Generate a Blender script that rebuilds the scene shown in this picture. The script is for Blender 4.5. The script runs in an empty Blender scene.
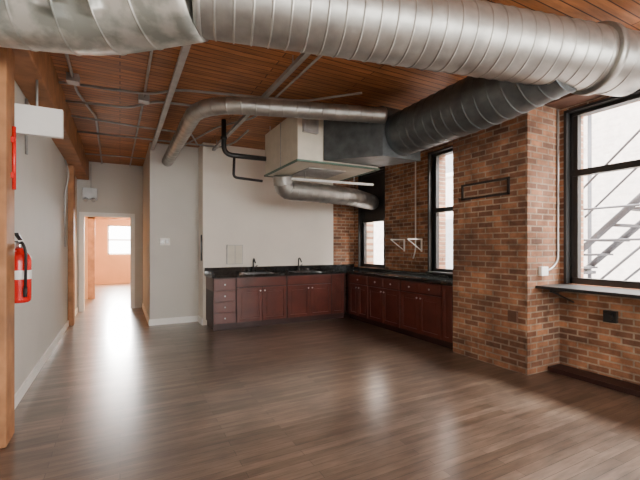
import bpy, bmesh, math, random
from mathutils import Vector, Matrix
random.seed(4)
scene=bpy.context.scene
# ------------------------------------------------------------ materials
def new_mat(name):
    m=bpy.data.materials.new(name); m.use_nodes=True
    nt=m.node_tree; b=nt.nodes['Principled BSDF']
    return m,nt,b
def plain(name,col,rough=.5,metal=0.,noise=.12,nscale=8.,bump=0.,emit=None):
    m,nt,b=new_mat(name)
    tc=nt.nodes.new('ShaderNodeTexCoord'); n=nt.nodes.new('ShaderNodeTexNoise')
    n.inputs['Scale'].default_value=nscale; n.inputs['Detail'].default_value=5
    nt.links.new(tc.outputs['Object'],n.inputs['Vector'])
    r=nt.nodes.new('ShaderNodeValToRGB')
    r.color_ramp.elements[0].position=.3; r.color_ramp.elements[1].position=.7
    r.color_ramp.elements[0].color=tuple(c*(1-noise) for c in col)+(1,)
    r.color_ramp.elements[1].color=tuple(min(1,c*(1+noise)) for c in col)+(1,)
    nt.links.new(n.outputs['Fac'],r.inputs['Fac']); nt.links.new(r.outputs['Color'],b.inputs['Base Color'])
    b.inputs['Roughness'].default_value=rough; b.inputs['Metallic'].default_value=metal
    if bump:
        bp=nt.nodes.new('ShaderNodeBump'); bp.inputs['Strength'].default_value=bump; bp.inputs['Distance'].default_value=.01
        nt.links.new(n.outputs['Fac'],bp.inputs['Height']); nt.links.new(bp.outputs['Normal'],b.inputs['Normal'])
    return m
def planar(nt,a,c):
    tc=nt.nodes.new('ShaderNodeTexCoord'); s=nt.nodes.new('ShaderNodeSeparateXYZ'); k=nt.nodes.new('ShaderNodeCombineXYZ')
    nt.links.new(tc.outputs['Object'],s.inputs[0])
    nt.links.new(s.outputs[a],k.inputs[0]); nt.links.new(s.outputs[c],k.inputs[1])
    return k.outputs[0],tc.outputs['Object']
def tiles(name,a,c,c1,c2,mort,w,h,ms,off=.5,rough=.8,bump=.5,nscale=6.,nmix=.5,stretch=None,coat=0,lo=(.45,.42,.4,1),hi=(1.25,1.2,1.15,1),stain=0):
    m,nt,b=new_mat(name)
    v,ob=planar(nt,a,c)
    br=nt.nodes.new('ShaderNodeTexBrick'); br.offset=off; br.squash=1
    br.inputs['Scale'].default_value=1; br.inputs['Brick Width'].default_value=w; br.inputs['Row Height'].default_value=h
    br.inputs['Mortar Size'].default_value=ms; br.inputs['Mortar Smooth'].default_value=.3
    br.inputs['Color1'].default_value=c1+(1,); br.inputs['Color2'].default_value=c2+(1,); br.inputs['Mortar'].default_value=mort+(1,)
    nt.links.new(v,br.inputs['Vector'])
    n=nt.nodes.new('ShaderNodeTexNoise'); n.inputs['Scale'].default_value=nscale; n.inputs['Detail'].default_value=8; n.inputs['Roughness'].default_value=.65
    if stretch:
        mp=nt.nodes.new('ShaderNodeMapping'); mp.inputs['Scale'].default_value=stretch
        nt.links.new(v,mp.inputs['Vector']); nt.links.new(mp.outputs[0],n.inputs['Vector'])
    else: nt.links.new(ob,n.inputs['Vector'])
    r=nt.nodes.new('ShaderNodeValToRGB'); r.color_ramp.elements[0].position=.35; r.color_ramp.elements[1].position=.65
    r.color_ramp.elements[0].color=lo; r.color_ramp.elements[1].color=hi
    nt.links.new(n.outputs['Fac'],r.inputs['Fac'])
    mx=nt.nodes.new('ShaderNodeMix'); mx.data_type='RGBA'; mx.blend_type='MULTIPLY'; mx.inputs['Factor'].default_value=nmix
    nt.links.new(br.outputs['Color'],mx.inputs['A']); nt.links.new(r.outputs['Color'],mx.inputs['B'])
    col=mx.outputs['Result']
    if stain:
        n2=nt.nodes.new('ShaderNodeTexNoise'); n2.inputs['Scale'].default_value=1.4; n2.inputs['Detail'].default_value=5
        nt.links.new(ob,n2.inputs['Vector'])
        r2=nt.nodes.new('ShaderNodeValToRGB'); r2.color_ramp.elements[0].position=.38; r2.color_ramp.elements[1].position=.6
        r2.color_ramp.elements[0].color=(.62,.60,.60,1); r2.color_ramp.elements[1].color=(1.12,1.1,1.06,1)
        nt.links.new(n2.outputs['Fac'],r2.inputs['Fac'])
        m3=nt.nodes.new('ShaderNodeMix'); m3.data_type='RGBA'; m3.blend_type='MULTIPLY'; m3.inputs['Factor'].default_value=stain
        nt.links.new(col,m3.inputs['A']); nt.links.new(r2.outputs['Color'],m3.inputs['B']); col=m3.outputs['Result']
    nt.links.new(col,b.inputs['Base Color'])
    b.inputs['Roughness'].default_value=rough
    if coat: b.inputs['Coat Weight'].default_value=coat; b.inputs['Coat Roughness'].default_value=.2
    mth=nt.nodes.new('ShaderNodeMath'); mth.operation='MULTIPLY_ADD'; mth.inputs[1].default_value=-1.
    nt.links.new(br.outputs['Fac'],mth.inputs[0])
    m2=nt.nodes.new('ShaderNodeMath'); m2.operation='MULTIPLY'; m2.inputs[1].default_value=.5
    nt.links.new(n.outputs['Fac'],m2.inputs[0]); nt.links.new(m2.outputs[0],mth.inputs[2])
    bp=nt.nodes.new('ShaderNodeBump'); bp.inputs['Strength'].default_value=bump; bp.inputs['Distance'].default_value=.008
    nt.links.new(mth.outputs[0],bp.inputs['Height']); nt.links.new(bp.outputs['Normal'],b.inputs['Normal'])
    return m
BR=dict(w=.21,h=.068,ms=.010,rough=.85,bump=1.,nscale=5,nmix=.85,stain=.9)
bc1=(.50,.235,.12); bc2=(.18,.085,.052); bm=(.42,.33,.245)
M_brX=tiles('brick_side',1,2,bc1,bc2,bm,**BR)
M_brY=tiles('brick_front',0,2,bc1,bc2,bm,**BR)
M_ext=tiles('exterior_brick',1,2,(.80,.73,.70),(.72,.64,.60),(.78,.74,.7),w=.24,h=.08,ms=.01,rough=.9,bump=.2,nmix=.3)
M_floor=tiles('floor_oak',0,1,(.120,.084,.062),(.215,.158,.122),(.045,.032,.025),w=1.1,h=.07,ms=.0018,off=.37,rough=.28,bump=.08,nscale=2.5,nmix=.7,stretch=(1.2,9,1),coat=.5,stain=.6)
M_ceil=tiles('ceiling_planks',0,1,(.58,.25,.098),(.36,.145,.054),(.07,.03,.014),w=2.4,h=.085,ms=.006,off=.41,rough=.55,bump=.3,nscale=2.,nmix=.8,stretch=(.8,7,1),lo=(.5,.46,.42,1),stain=.5)
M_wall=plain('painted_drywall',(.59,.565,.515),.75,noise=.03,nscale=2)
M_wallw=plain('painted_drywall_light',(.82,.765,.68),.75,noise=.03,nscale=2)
M_warm=plain('warm_wall_paint',(.80,.48,.24),.75,noise=.03,nscale=2)
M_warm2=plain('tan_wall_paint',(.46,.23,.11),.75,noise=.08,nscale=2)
M_white=plain('white_paint',(.85,.84,.80),.5,noise=.03)
M_trim=plain('trim_paint',(.66,.65,.62),.45,noise=.03)
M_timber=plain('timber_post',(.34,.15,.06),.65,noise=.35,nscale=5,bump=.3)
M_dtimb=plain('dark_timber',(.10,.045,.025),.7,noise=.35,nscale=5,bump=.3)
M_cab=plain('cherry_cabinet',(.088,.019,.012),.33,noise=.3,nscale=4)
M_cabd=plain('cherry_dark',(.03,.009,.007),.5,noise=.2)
M_gran=plain('black_granite',(.014,.015,.015),.07,noise=.6,nscale=60)
M_black=plain('black_frame',(.014,.014,.014),.45)
M_vent=plain('vent_frame',(.03,.02,.017),.6)
M_blk2=plain('black_pipe_paint',(.015,.015,.015),.4)
M_steel=plain('brushed_steel',(.55,.55,.54),.3,1.,noise=.1)
M_sinkm=plain('dark_sink_steel',(.10,.10,.10),.3,.9,noise=.1)
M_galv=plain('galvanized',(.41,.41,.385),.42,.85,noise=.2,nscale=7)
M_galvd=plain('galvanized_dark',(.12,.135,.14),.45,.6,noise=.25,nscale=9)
M_emt=plain('conduit_steel',(.42,.42,.41),.45,.6,noise=.15)
M_beige=plain('beige_sheet_metal',(.66,.61,.50),.5,noise=.06)
M_green=plain('green_trim',(.08,.15,.11),.5)
M_red=plain('extinguisher_red',(.62,.012,.010),.25)
M_rub=plain('rubber',(.02,.02,.02),.6)
M_ext2=plain('fire_escape_iron',(.07,.07,.08),.7)
M_extw=plain('exterior_window_glass',(.35,.36,.38),.4)
M_gnd=plain('asphalt',(.3,.3,.3),.9)
M_tube=plain('fluorescent_tube',(.9,.9,.88),.4)
M_patch,nt,b=new_mat('patched_duct')
tc=nt.nodes.new('ShaderNodeTexCoord'); n=nt.nodes.new('ShaderNodeTexNoise'); n.inputs['Scale'].default_value=7; n.inputs['Detail'].default_value=4
nt.links.new(tc.outputs['Object'],n.inputs['Vector'])
r=nt.nodes.new('ShaderNodeValToRGB'); e=r.color_ramp.elements
e[0].position=.40; e[0].color=(.30,.32,.29,1); e[1].position=.60; e[1].color=(.54,.54,.50,1)
nt.links.new(n.outputs['Fac'],r.inputs['Fac']); nt.links.new(r.outputs['Color'],b.inputs['Base Color'])
b.inputs['Roughness'].default_value=.4; b.inputs['Metallic'].default_value=.65
M_glass=bpy.data.materials.new('window_glass'); M_glass.use_nodes=True; nt=M_glass.node_tree; nt.nodes.clear()
o=nt.nodes.new('ShaderNodeOutputMaterial'); mx=nt.nodes.new('ShaderNodeMixShader'); t=nt.nodes.new('ShaderNodeBsdfTransparent'); g=nt.nodes.new('ShaderNodeBsdfGlossy')
g.inputs['Roughness'].default_value=.02; mx.inputs[0].default_value=.06
nt.links.new(t.outputs[0],mx.inputs[1]); nt.links.new(g.outputs[0],mx.inputs[2]); nt.links.new(mx.outputs[0],o.inputs[0])

# ------------------------------------------------------------ mesh builder
class B:
    def __init__(s,name): s.name=name; s.bm=bmesh.new(); s.mats=[]
    def mi(s,m):
        if m not in s.mats: s.mats.append(m)
        return s.mats.index(m)
    def box(s,x0,x1,y0,y1,z0,z1,m):
        i=s.mi(m); x0,x1=sorted((x0,x1)); y0,y1=sorted((y0,y1)); z0,z1=sorted((z0,z1))
        v=[s.bm.verts.new((x,y,z)) for x in (x0,x1) for y in (y0,y1) for z in (z0,z1)]
        for f in ((0,1,3,2),(4,6,7,5),(0,4,5,1),(2,3,7,6),(0,2,6,4),(1,5,7,3)):
            s.bm.faces.new([v[k] for k in f]).material_index=i
        return s
    def rings(s,rings,m,cap=True,smooth=True):
        i=s.mi(m); prev=None; first=None
        for rg in rings:
            cur=[s.bm.verts.new(p) for p in rg]
            if prev:
                n=len(cur)
                for k in range(n):
                    f=s.bm.faces.new((prev[k],prev[(k+1)%n],cur[(k+1)%n],cur[k])); f.material_index=i; f.smooth=smooth
            else: first=cur
            prev=cur
        if cap:
            s.bm.faces.new(first[::-1]).material_index=i; s.bm.faces.new(prev).material_index=i
    def tube(s,path,r,m,seg=14,bend=.1,pitch=0,ridge=.007,cap=True):
        P=[Vector(p) for p in path]; pts=[P[0]]
        for k in range(1,len(P)-1):
            a,c,d=P[k-1],P[k],P[k+1]; l=min(bend,(c-a).length*.49,(d-c).length*.49)
            p0=c+(a-c).normalized()*l; p1=c+(d-c).normalized()*l
            for j in range(13):
                t=j/12; pts.append(p0*(1-t)**2+c*2*t*(1-t)+p1*t*t)
        pts.append(P[-1])
        if pitch:
            L=[0]
            for k in range(1,len(pts)): L.append(L[-1]+(pts[k]-pts[k-1]).length)
            def at(q):
                for k in range(1,len(pts)):
                    if q<=L[k] or k==len(pts)-1:
                        dd=max(L[k]-L[k-1],1e-9); return pts[k-1].lerp(pts[k],max(0,min(1,(q-L[k-1])/dd)))
            S=[];q=0.
            while q<L[-1]-pitch:
                S+= [(q,r),(q+.003,r+ridge),(q+.010,r+ridge),(q+.013,r),(q+.017,r),(q+pitch*.5,r),(q+pitch-.004,r)]
                q+=pitch
            S.append((q,r)); S.append((L[-1],r)); pts2=[at(a) for a,_ in S]; R=[x for _,x in S]
        else: pts2=pts; R=[r]*len(pts)
        pts=[pts2[0]]; RR=[R[0]]
        for p,x in zip(pts2[1:],R[1:]):
            if (p-pts[-1]).length>1e-4: pts.append(p); RR.append(x)
        t0=(pts[1]-pts[0]).normalized(); up=Vector((0,0,1)) if abs(t0.z)<.9 else Vector((1,0,0))
        nrm=(up-t0*up.dot(t0)).normalized(); out=[]
        for k,p in enumerate(pts):
            if k==0: t=t0
            elif k==len(pts)-1: t=(pts[k]-pts[k-1]).normalized()
            else: t=(pts[k+1]-pts[k-1]).normalized()
            nrm=(nrm-t*nrm.dot(t)).normalized(); bn=t.cross(nrm)
            out.append([p+(nrm*math.cos(2*math.pi*j/seg)+bn*math.sin(2*math.pi*j/seg))*RR[k] for j in range(seg)])
        s.rings(out,m,cap); return s
    def lathe(s,c,prof,m,seg=24):
        c=Vector(c); s.rings([[c+Vector((r*math.cos(2*math.pi*j/seg),r*math.sin(2*math.pi*j/seg),z)) for j in range(seg)] for r,z in prof],m); return s
    def quadloft(s,a,bq,m):
        s.rings([[Vector(p) for p in a],[Vector(p) for p in bq]],m,True,False); return s
    def done(s,bev=0):
        bmesh.ops.recalc_face_normals(s.bm,faces=s.bm.faces)
        me=bpy.data.meshes.new(s.name); s.bm.to_mesh(me); s.bm.free()
        for m in s.mats: me.materials.append(m)
        ob=bpy.data.objects.new(s.name,me); scene.collection.objects.link(ob)
        if bev:
            mo=ob.modifiers.new('bevel','BEVEL'); mo.width=bev; mo.segments=2; mo.limit_method='ANGLE'
        return ob

H=3.27; HC=3.268; LX=-.82; RX=4.52; T=.4
# ------------------------------------------------------------ shell
B('floor').box(-3.2,RX+T,-5.2,17.2,-.15,0,M_floor).done()
B('ceiling').box(-3.2,RX+T,-5.2,17.2,H,H+.2,M_ceil).done()
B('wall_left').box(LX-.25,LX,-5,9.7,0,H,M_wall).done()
wins=[(-2.6,-.6),(.75,2.56),(3.74,4.74),(5.9,6.82)]; ZS,ZT=.98,2.96
w=B('wall_right'); y=-5.
for a,c in wins:
    w.box(RX,RX+T,y,a,0,H,M_brX); w.box(RX,RX+T,a,c,0,ZS,M_brX); w.box(RX,RX+T,a,c,ZT,H,M_brX); y=c
w.box(RX,RX+T,y,9.7,0,H,M_brX); w.done()
w=B('wall_rear'); x=LX-.25
for a,c in [(.0,1.5),(2.3,3.8)]:  # openings added behind the camera to let light in
    w.box(x,a,-5.2,-5,0,H,M_wall); w.box(a,c,-5.2,-5,0,ZS,M_wall); w.box(a,c,-5.2,-5,ZT,H,M_wall); x=c
w.box(x,RX+T,-5.2,-5,0,H,M_wall); w.done()
w=B('wall_brick_pier'); w.box(3.93,RX,2.62,3.66,0,HC,M_brX); w.box(3.931,RX,2.612,2.62,0,HC,M_brY); w.done()
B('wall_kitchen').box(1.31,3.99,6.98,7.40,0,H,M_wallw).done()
B('wall_brick_back').box(3.99,RX,7.0,7.4,0,H,M_brY).done()
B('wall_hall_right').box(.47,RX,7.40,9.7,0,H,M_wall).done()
w=B('wall_hall_end'); w.box(LX-.25,-.69,9.7,9.85,0,H,M_wall); w.box(.21,RX,9.7,9.85,0,H,M_wall); w.box(-.69,.21,9.7,9.85,2.07,H,M_wall); w.done()
w=B('trim_doorway'); w.box(-.78,-.69,9.67,9.699,0,2.16,M_white); w.box(.21,.30,9.67,9.699,0,2.16,M_white); w.box(-.69,.21,9.67,9.699,2.07,2.16,M_white); w.done()
B('baseboard_left').box(LX,LX+.018,3.62,9.66,0,.10,M_white).done()
B('baseboard_left_rear').box(LX,LX+.018,-5,3.3,0,.10,M_white).done()
w=B('baseboard_kitchen_side'); w.box(.47,1.29,7.382,7.40,0,.11,M_white); w.box(1.292,1.31,6.98,7.40,0,.11,M_white); w.box(.452,.47,7.382,9.66,0,.11,M_white); w.done()
w=B('baseboard_window_wall'); w.box(4.28,4.50,-4.9,2.60,0,.05,M_cabd); w.done()
B('wall_far_left').box(-1.9,-1.7,9.85,17,0,H,M_warm).done()
B('wall_far_right').box(1.6,1.8,9.85,17,0,H,M_warm).done()
w=B('wall_far_end'); X0,X1=-.42,.42
w.box(-1.9,X0,16.6,17,0,H,M_warm2); w.box(X1,1.8,16.6,17,0,H,M_warm2); w.box(X0,X1,16.6,17,0,1.1,M_warm2); w.box(X0,X1,16.6,17,2.25,H,M_warm2); w.done()
w=B('wall_far_partition'); w.box(-1.7,-.76,12,12.15,0,H,M_warm); w.box(-.60,.6,12,12.15,2.3,H,M_warm); w.box(.6,1.6,12,12.15,0,H,M_warm); w.done()
w=B('timber_doorframe'); w.box(-.76,-.60,11.9,11.998,0,2.3,M_timber); w.box(-.76,.6,11.9,11.998,2.16,2.34,M_timber); w.done()
w=B('window_6')
for a,c,d,e2 in [(X0,X0+.05,1.1,2.25),(X1-.05,X1,1.1,2.25),(X0,X1,1.1,1.15),(X0,X1,2.2,2.25),(X0,X1,1.65,1.70)]: w.box(a,c,16.7,16.76,d,e2,M_trim)
w.done()
B('timber_post').box(LX+.001,-.70,3.36,3.60,0,2.855,M_timber).done(.01)
B('timber_post').box(LX+.001,-.73,8.02,8.26,0,2.855,M_timber).done(.01)
B('trim_timber_beam_left').box(LX+.001,-.60,3.30,9.69,2.86,HC,M_timber).done(.01)
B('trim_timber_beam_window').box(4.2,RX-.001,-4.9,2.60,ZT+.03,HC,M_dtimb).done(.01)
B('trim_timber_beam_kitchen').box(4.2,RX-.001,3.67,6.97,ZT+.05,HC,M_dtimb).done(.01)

# ------------------------------------------------------------ windows
def window(name,y0,y1,mid,upper_panel=False,xo=RX+.06):
    w=B(name); x0,x1=xo,xo+.09
    w.box(x0,x1,y0,y0+.06,ZS,ZT,M_black); w.box(x0,x1,y1-.06,y1,ZS,ZT,M_black)
    w.box(x0,x1,y0,y1,ZT-.07,ZT,M_black); w.box(x0,x1,y0,y1,ZS,ZS+.07,M_black)
    w.box(x0+.01,x1-.01,y0+.06,y0+.11,ZS+.07,ZT-.07,M_black); w.box(x0+.01,x1-.01,y1-.11,y1-.06,ZS+.07,ZT-.07,M_black)
    w.box(x0,x1,y0+.06,y1-.06,mid-.035,mid+.035,M_black)
    w.box(x0+.04,x0+.046,y0+.1,y1-.1,ZS+.07,mid-.03,M_glass)
    if upper_panel: w.box(x0+.02,x0+.05,y0+.1,y1-.1,mid+.03,ZT-.06,M_black)
    else: w.box(x0+.04,x0+.046,y0+.1,y1-.1,mid+.03,ZT-.06,M_glass)
    w.box(RX-.01,RX+.06,y0,y0+.03,ZS,ZT,M_black); w.box(RX-.01,RX+.06,y1-.03,y1,ZS,ZT,M_black); w.box(RX-.01,RX+.06,y0,y1,ZT-.03,ZT,M_black)
    w.done()
window('window_1',.75,2.56,2.24); window('window_2',3.74,4.74,2.0); window('window_3',5.9,6.82,1.95,True); window('window_4',-2.6,-.6,2.0)
w=B('added_rear_window')  # rear windows out of view, added for the light they admit
for a,c in [(0,1.5),(2.3,3.8)]:
    for q in [(a,a+.06,ZS,ZT),(c-.06,c,ZS,ZT),(a,c,ZS,ZS+.06),(a,c,ZT-.06,ZT),(a,c,1.95,2.02)]: w.box(q[0],q[1],-5.12,-5.05,q[2],q[3],M_black)
w.done()
w=B('window_sill_shelf'); w.box(4.05,4.58,.7,2.60,.945,.975,M_black)
for yy in (1.2,2.45):
    w.box(4.08,4.50,yy-.012,yy+.012,.915,.945,M_black)
    w.tube([(4.11,yy,.92),(4.505,yy,.78)],.010,M_black,8)
w.done()
B('window_sill').box(4.45,4.58,3.76,4.73,.975,1.0,M_black).done()

# ------------------------------------------------------------ cabinets
def front(b,axis,face,a,c,z0,z1,knob):
    s=.055; t=.02
    def bx(p,q,u0,u1,d0,d1,m):
        if axis=='y': b.box(p,q,face-d1,face-d0,u0,u1,m)
        else: b.box(face-d1,face-d0,p,q,u0,u1,m)
    small=(z1-z0)<.2
    if small:
        bx(a,c,z0,z1,0,t*.7,M_cab); bx(a+.018,c-.018,z0+.018,z1-.018,t*.7,t,M_cab)
    else:
        bx(a,a+s,z0,z1,0,t,M_cab); bx(c-s,c,z0,z1,0,t,M_cab); bx(a+s,c-s,z0,z0+s,0,t,M_cab); bx(a+s,c-s,z1-s,z1,0,t,M_cab)
        bx(a+s,c-s,z0+s,z1-s,0,t*.35,M_cab)
        if c-a>.2: bx(a+s+.03,c-s-.03,z0+s+.03,z1-s-.03,t*.35,t*.75,M_cab)
    if knob:
        k,z=knob
        if axis=='y': p0=Vector((k,face-t,z)); d=Vector((0,-1,0))
        else: p0=Vector((face-t,k,z)); d=Vector((-1,0,0))
        b.tube([p0,p0+d*.012],.005,M_steel,8); b.tube([p0+d*.012,p0+d*.024],.013,M_steel,12)
w=B('kitchen_base_cabinet'); F=6.38
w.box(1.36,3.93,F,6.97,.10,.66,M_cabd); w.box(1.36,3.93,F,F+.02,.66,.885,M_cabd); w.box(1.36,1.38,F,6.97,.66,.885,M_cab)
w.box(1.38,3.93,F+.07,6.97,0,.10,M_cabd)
g=.008
zs=[.115,.30,.485,.67,.87]
for k in range(4): front(w,'y',F,1.37,1.735,zs[k]+g/2,zs[k+1]-g/2,(1.55,(zs[k]+zs[k+1])/2))
for a in (1.745,2.675):
    m=a+.4625
    front(w,'y',F,a+.01,a+.915,.715,.87,None)
    front(w,'y',F,a+.01,m-.003,.115,.70,(m-.04,.64)); front(w,'y',F,m+.003,a+.915,.115,.70,(m+.04,.64))
front(w,'y',F,3.61,3.88,.115,.87,None)
w.done(.002)
w=B('kitchen_base_cabinet'); F=3.95
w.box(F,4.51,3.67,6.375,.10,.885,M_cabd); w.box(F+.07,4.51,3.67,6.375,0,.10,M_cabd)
front(w,'x',F,5.64,6.25,.715,.87,(5.94,.79)); front(w,'x',F,5.64,5.94,.115,.70,(5.90,.64)); front(w,'x',F,5.95,6.25,.115,.70,(5.99,.64))
for a in (4.75,3.87):
    m=a+.435
    front(w,'x',F,a+.01,m-.004,.715,.87,((a+m)/2,.79)); front(w,'x',F,m+.004,a+.86,.715,.87,((a+m)/2+.43,.79))
    front(w,'x',F,a+.01,m-.004,.115,.70,(m-.04,.64)); front(w,'x',F,m+.004,a+.86,.115,.70,(m+.04,.64))
front(w,'x',F,3.68,3.86,.115,.87,None)
w.done(.002)
w=B('granite_countertop'); z0,z1=.888,.928; ya,yb=6.345,6.975
hs=[(1.97,2.45),(2.90,3.38)]; h0,h1=6.45,6.80; x=1.335
for a,c in hs: w.box(x,a,ya,yb,z0,z1,M_gran); w.box(a,c,ya,h0,z0,z1,M_gran); w.box(a,c,h1,yb,z0,z1,M_gran); x=c
w.box(x,4.515,ya,yb,z0,z1,M_gran); w.box(3.915,4.515,3.665,ya,z0,z1,M_gran)
w.box(1.335,3.99,6.955,6.978,z1,z1+.10,M_gran); w.box(3.99,4.515,6.975,6.998,z0,z1+.10,M_gran); w.box(4.492,4.515,3.665,6.97,z1,ZS-.006,M_gran)
w.done(.003)
for a,c in hs:
    w=B('kitchen_sink'); zb=.72; S_=M_sinkm
    w.box(a-.012,a+.010,h0-.012,h1+.012,z1+.0005,z1+.004,S_); w.box(c-.010,c+.012,h0-.012,h1+.012,z1+.0005,z1+.004,S_)
    w.box(a,c,h0-.012,h0+.010,z1+.0005,z1+.004,S_); w.box(a,c,h1-.010,h1+.012,z1+.0005,z1+.004,S_)
    w.box(a+.003,a+.008,h0+.003,h1-.003,zb,z1,S_); w.box(c-.008,c-.003,h0+.003,h1-.003,zb,z1,S_)
    w.box(a+.003,c-.003,h0+.003,h0+.008,zb,z1,S_); w.box(a+.003,c-.003,h1-.008,h1-.003,zb,z1,S_); w.box(a+.003,c-.003,h0+.003,h1-.003,zb-.005,zb,S_)
    w.done()
    xm=(a+c)/2; w=B('sink_faucet'); zf=z1+.001
    w.lathe((xm,6.88,zf),[(.03,0),(.03,.012),(.018,.02),(.016,.06)],M_black,16)
    w.tube([(xm,6.88,zf+.05),(xm,6.88,zf+.24),(xm-.02,6.78,zf+.26),(xm-.02,6.70,zf+.18)],.014,M_black,10,bend=.06)
    w.tube([(xm,6.88,zf+.07),(xm+.08,6.87,zf+.13)],.008,M_black,8)
    w.done()

# ------------------------------------------------------------ ducts
w=B('spiral_duct'); w.tube([(.42,2.47,2.985),(3.75,1.60,2.91)],.243,M_galv,48,pitch=.115,ridge=.005)
w.tube([(3.36,1.70,2.918),(3.42,1.685,2.917)],.27,M_galv,48); w.tube([(.42,2.47,2.985),(.46,2.46,2.984)],.26,M_galv,48)
w.done()
w=B('taped_duct'); w.tube([(LX+.07,2.97,2.90),(-.15,2.82,2.90),(.415,2.472,2.98)],.262,M_patch,40,bend=.22,pitch=.24,ridge=.006); w.done()
def rr(x0,x1,y,z0,z1): return [(x0,y,z0),(x1,y,z0),(x1,y,z1),(x0,y,z1)]
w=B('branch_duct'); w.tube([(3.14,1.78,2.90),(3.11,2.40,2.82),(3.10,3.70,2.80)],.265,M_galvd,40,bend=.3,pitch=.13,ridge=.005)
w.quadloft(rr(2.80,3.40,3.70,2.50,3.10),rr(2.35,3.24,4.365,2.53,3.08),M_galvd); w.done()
w=B('supply_duct'); w.tube([(.76,7.37,2.95),(.76,4.22,2.95),(2.80,3.66,2.97)],.092,M_galv,24,bend=.5,pitch=.15,ridge=.004)
w.done()
w=B('exhaust_duct'); w.tube([(2.18,5.35,2.485),(2.22,5.4,2.28),(3.5,5.5,2.26),(4.50,6.3,2.3)],.15,M_galv,28,bend=.3,pitch=.12,ridge=.004); w.done()
w=B('air_handler'); w.box(1.99,3.24,4.385,5.61,2.50,3.14,M_beige)
for q in ((1.975,3.255,4.37,4.40),(1.975,3.255,5.59,5.625),(1.975,2.005,4.40,5.59),(3.225,3.255,4.40,5.59)): w.box(q[0],q[1],q[2],q[3],2.49,2.515,M_green)
w.box(1.982,1.99,4.95,4.97,2.5,3.14,M_emt)
w.box(2.05,2.26,4.33,4.384,2.86,3.10,M_emt); w.box(2.08,2.23,4.32,4.33,2.9,3.06,M_galv)
w.box(2.3,2.9,4.7,5.3,2.485,2.5,M_emt)
for xx in (2.05,3.18):
    for yy in (4.45,5.55): w.tube([(xx,yy,3.14),(xx,yy,HC)],.008,M_emt,6)
w.done(.004)
w=B('fluorescent_light'); w.tube([(2.14,4.92,2.36),(3.45,4.80,2.36)],.018,M_tube,12)
for t_ in (.15,.75): w.tube([(2.14+1.31*t_,4.92-.12*t_,2.37),(2.14+1.31*t_,4.92-.12*t_,2.48)],.005,M_emt,6)
w.done()
w=B('black_drain_pipe'); w.tube([(1.35,5.6,HC),(1.35,5.6,2.76),(1.965,5.5,2.74)],.036,M_blk2,14,bend=.14)
w.tube([(1.35,5.6,2.98),(1.35,5.6,3.02)],.048,M_blk2,14)
w.tube([(1.5,5.58,2.74),(1.5,5.62,2.44),(1.95,5.62,2.42)],.020,M_blk2,10,bend=.06); w.done()
def conduit(name,p,r,m=M_emt,bend=.12):
    w=B(name); w.tube(p,r,m,8,bend=bend); w.done()
w=B('ceiling_strut'); w.box(.48,.54,2.8,9.65,3.13,3.17,M_emt)
for yy in (3.2,5,6.8,8.6): w.tube([(.51,yy,3.17),(.51,yy,HC)],.008,M_emt,6)
w.done()
w=B('ceiling_strut'); w.box(1.465,1.515,2.9,6.95,3.13,3.17,M_emt)
for yy in (3.4,5,6.7): w.tube([(1.49,yy,3.17),(1.49,yy,HC)],.008,M_emt,6)
w.done()
conduit('ceiling_conduit',[(.26,2.8,3.23),(.26,5.08,3.23)],.014)
conduit('ceiling_conduit',[(.26,5.22,3.23),(.20,9.6,3.23)],.014)
conduit('ceiling_conduit',[(-.45,3.2,3.23),(-.45,4.83,3.23)],.015)
conduit('ceiling_conduit',[(-.45,4.97,3.23),(-.45,5.3,3.23),(-.30,6.2,3.23),(-.35,9.6,3.23)],.015)
conduit('ceiling_conduit',[(-.59,5.6,3.2),(.1,5.5,3.2),(.4,5.1,3.2),(1.4,4.95,3.2),(1.9,4.6,3.2),(2.2,4.3,3.2)],.015)
conduit('ceiling_conduit',[(-.59,5.0,3.2),(.3,4.9,3.2),(.6,4.6,3.2),(2.0,4.25,3.2),(2.5,3.7,3.2)],.015)
conduit('ceiling_conduit',[(-.59,7.0,3.2),(1.6,6.9,3.2),(1.75,6.5,3.2),(1.75,5.7,3.2)],.015)
conduit('ceiling_conduit',[(-.59,8.6,3.2),(.46,8.5,3.2)],.014)
conduit('ceiling_conduit',[(-.59,6.2,3.2),(.2,6.3,3.2),(1.0,6.3,3.2),(1.2,6.9,3.2)],.014)
conduit('ceiling_conduit',[(1.7,3.0,3.23),(1.68,5.2,3.23),(1.3,5.9,3.23),(1.0,7.3,3.23)],.013)
for x,y in ((.26,5.15),(-.45,4.9)):
    w=B('junction_box'); w.box(x-.06,x+.06,y-.06,y+.06,3.18,HC,M_emt); w.done(.004)
conduit('wall_conduit',[(-.805,4.6,2.84),(-.805,4.6,2.3)],.012)
conduit('wall_conduit',[(-.80,7.5,2.84),(-.74,7.5,2.6),(-.80,7.5,2.3),(-.80,7.5,1.4)],.012)
conduit('wall_conduit',[(4.50,5.02,2.96),(4.50,5.02,1.35),(4.50,5.08,1.2)],.012,M_white)
conduit('wall_conduit',[(4.46,2.595,2.98),(4.46,2.595,1.25),(4.35,2.60,1.15),(4.22,2.60,1.13)],.011,M_emt,.06)
w=B('wall_outlet'); w.box(4.12,4.24,2.57,2.611,1.08,1.18,M_white); w.done(.004)
w=B('wall_outlet'); w.box(3.90,3.929,2.72,2.83,.56,.68,M_dtimb); w.done(.004)
w=B('wall_outlet'); w.box(4.47,4.519,2.02,2.14,.62,.74,M_black); w.tube([(4.44,2.08,.68),(4.47,2.08,.68)],.04,M_black,16); w.done(.004)
w=B('wall_outlet'); w.box(1.295,1.309,7.03,7.12,1.15,1.62,M_black); w.box(1.285,1.295,7.05,7.10,1.3,1.5,M_emt); w.done(.003)
w=B('wall_vent'); a,c,z0,z1=2.82,3.50,2.0,2.20
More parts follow.
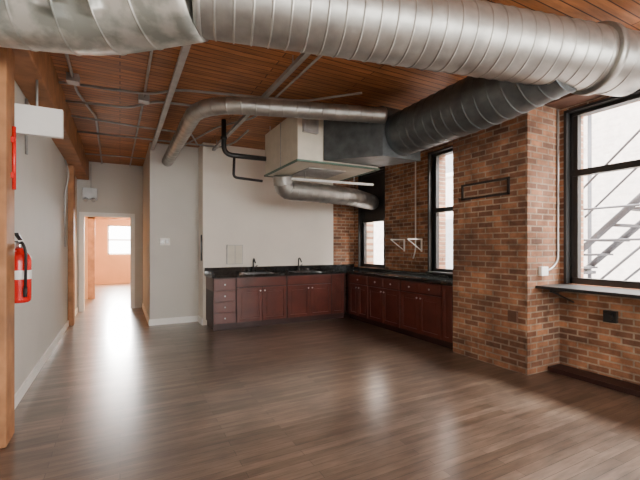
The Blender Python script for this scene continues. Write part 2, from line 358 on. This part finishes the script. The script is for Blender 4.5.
w.box(3.905,3.929,a,c,z0,z0+.024,M_vent); w.box(3.905,3.929,a,c,z1-.024,z1,M_vent); w.box(3.905,3.929,a,a+.024,z0,z1,M_vent); w.box(3.905,3.929,c-.024,c,z0,z1,M_vent)
w.box(3.924,3.9295,a+.02,c-.02,z0+.02,z1-.02,M_brX)
w.done()
for yy,zz in ((4.88,1.52),(5.32,1.52)):
    w=B('shelf_bracket'); w.box(4.20,4.515,yy-.014,yy+.014,zz,zz+.022,M_white); w.box(4.495,4.515,yy-.012,yy+.012,zz-.2,zz,M_white); w.tube([(4.22,yy,zz),(4.50,yy,zz-.18)],.009,M_white,8); w.done()
w=B('wall_thermostat'); w.box(.63,.80,7.37,7.399,1.43,1.56,M_white); w.box(.65,.705,7.365,7.37,1.46,1.53,M_emt); w.box(.725,.78,7.365,7.37,1.46,1.53,M_emt); w.done(.003)
w=B('wall_panel'); w.box(1.73,2.03,6.945,6.979,1.08,1.44,M_emt)
w.box(1.74,1.875,6.937,6.945,1.09,1.43,M_beige); w.box(1.885,2.02,6.937,6.945,1.09,1.43,M_beige); w.done(.003)
w=B('emergency_light'); w.box(-.72,-.44,9.60,9.699,2.42,2.68,M_emt)
w.tube([(-.56,9.64,2.68),(-.56,9.64,3.2)],.010,M_emt,8); w.tube([(-.65,9.59,2.44),(-.65,9.53,2.40)],.04,M_emt,12); w.tube([(-.51,9.59,2.44),(-.51,9.53,2.40)],.04,M_emt,12); w.done(.006)
w=B('exit_sign'); w.box(LX+.005,-.45,4.05,4.11,2.37,2.62,M_white); w.box(LX+.003,LX+.02,4.02,4.14,2.42,2.58,M_white); w.tube([(-.64,4.08,2.62),(-.64,4.08,2.858)],.01,M_emt,8)
w.done(.008)
w=B('sprinkler_pipe'); w.tube([(-.685,3.50,1.82),(-.685,3.50,2.28)],.012,M_red,10); w.box(-.699,-.68,3.47,3.53,1.9,1.94,M_red); w.box(-.699,-.68,3.47,3.53,2.16,2.2,M_red); w.done()
w=B('fire_extinguisher'); c=(-.725,3.87,.95)
w.lathe(c,[(.06,0),(.078,.012),(.081,.03),(.081,.34),(.075,.375),(.053,.405),(.03,.42),(.026,.44)],M_red,28)
w.lathe((c[0],c[1],1.389),[(.022,0),(.024,.02),(.02,.05),(.012,.06)],M_steel,14)
w.box(-.735,-.705,3.74,3.89,1.435,1.447,M_black); w.quadloft([(-.735,3.74,1.50),(-.705,3.74,1.50),(-.705,3.74,1.512),(-.735,3.74,1.512)],[(-.735,3.89,1.455),(-.705,3.89,1.455),(-.705,3.89,1.468),(-.735,3.89,1.468)],M_black)
w.tube([(-.72,3.87,1.43),(-.69,3.80,1.44),(-.665,3.785,1.36),(-.67,3.79,1.06)],.010,M_rub,10,bend=.05); w.tube([(-.67,3.79,1.08),(-.67,3.79,1.0)],.014,M_rub,10)
w.lathe((c[0],c[1],1.14),[(.0817,0),(.0819,.002),(.0819,.07),(.0817,.072)],M_white,28)
w.box(-.80,-.74,3.84,3.90,1.33,1.37,M_steel); w.box(LX+.001,-.80,3.83,3.93,1.0,1.42,M_red); w.tube([(-.715,3.84,1.41),(-.70,3.81,1.41)],.015,M_steel,12)
w.done()

# ------------------------------------------------------------ exterior
w=B('neighbor_building'); w.box(9.5,10,-8,20,-6,7.5,M_ext)
for yy in range(-7,19,3):
    for zz in (-3,.4,3.8): w.box(9.42,9.5,yy,yy+1.1,zz,zz+1.9,M_extw); w.box(9.40,9.5,yy-.1,yy+1.2,zz-.12,zz,M_white)
w.done()
B('alley_ground').box(RX+T+.01,12,-10,20,-6.2,-6,M_gnd).done()
w=B('fire_escape')
w.box(6.0,7.1,.4,2.0,.95,1.0,M_ext2)
for yy in [0.4+.16*k for k in range(11)]: w.tube([(6.0,yy,1.0),(6.0,yy,1.95)],.010,M_ext2,6)
for z in (1.95,1.5): w.tube([(6.0,.4,z),(6.0,2.0,z)],.018,M_ext2,6); w.tube([(7.1,.4,z),(7.1,2.0,z)],.018,M_ext2,6)
for x in (6.15,6.95):
    w.tube([(x,2.0,1.0),(x,4.6,-1.6)],.05,M_ext2,6); w.tube([(x,2.0,1.9),(x,4.6,-.7)],.018,M_ext2,6)
    w.tube([(x,3.6,1.0),(x,.6,3.9)],.05,M_ext2,6); w.tube([(x,3.6,1.9),(x,.6,4.8)],.018,M_ext2,6)
for k in range(14):
    t=k/13; yy=3.5-2.9*t; w.box(6.15,6.95,yy-.1,yy+.1,1.05+2.8*t,1.08+2.8*t,M_ext2)
w.box(6.0,7.1,3.5,5.2,.95,1.0,M_ext2)
for z in (1.5,1.95): w.tube([(6.0,2.0,z),(6.0,5.2,z)],.016,M_ext2,6)
for yy in (.4,2.0,3.6,5.2): w.tube([(7.1,yy,-6),(7.1,yy,5)],.03,M_ext2,6)
w.done()

# ------------------------------------------------------------ lights
W=bpy.data.worlds.new('World'); scene.world=W; W.use_nodes=True
W.node_tree.nodes['Background'].inputs[0].default_value=(1,.985,.96,1); W.node_tree.nodes['Background'].inputs[1].default_value=15
def area(name,loc,target,sx,sy,power,col=(1,.985,.95)):
    l=bpy.data.lights.new(name,'AREA'); l.shape='RECTANGLE'; l.size=sx; l.size_y=sy; l.energy=power; l.color=col
    o=bpy.data.objects.new(name,l); scene.collection.objects.link(o); o.location=loc
    o.rotation_euler=(Vector(target)-Vector(loc)).to_track_quat('-Z','Y').to_euler(); return o
area('daylight_window_1',(6.0,1.6,4.6),(3.6,1.6,.6),2.2,1.5,1700)
area('daylight_window_4',(5.3,-1.6,2.3),(2,-1.2,1.0),2.0,1.9,650)
area('rear_fill_light',(2.0,-6.0,2.2),(1.4,0,1.6),4.5,1.9,560)  # fill lamp added behind the camera to brighten the room
area('daylight_window_2',(6.2,4.6,4.2),(3.8,4.8,.8),2.2,1.2,650)
area('daylight_window_6',(0,17.5,2.3),(0,12,.3),1.2,1.0,1900)
area('fill_light_far_room',(.9,14.5,3.2),(.4,14.3,0),1,1,560,(1,.84,.62))  # added fill that brightens the far room, no fixture here
area('fill_light_hall_room',(.9,11,3.2),(.6,11,0),.8,.8,240,(1,.76,.48))  # warm fill added just past the doorway, not a real fixture
# ------------------------------------------------------------ camera
cd=bpy.data.cameras.new('camera'); cam=bpy.data.objects.new('camera',cd); scene.collection.objects.link(cam)
cam.location=(0,0,1.4); cam.rotation_euler=(math.radians(90),0,-math.atan(200/380)); cd.sensor_width=36; cd.lens=380/640*36; cd.shift_y=7/640; cd.clip_start=.05
scene.camera=cam
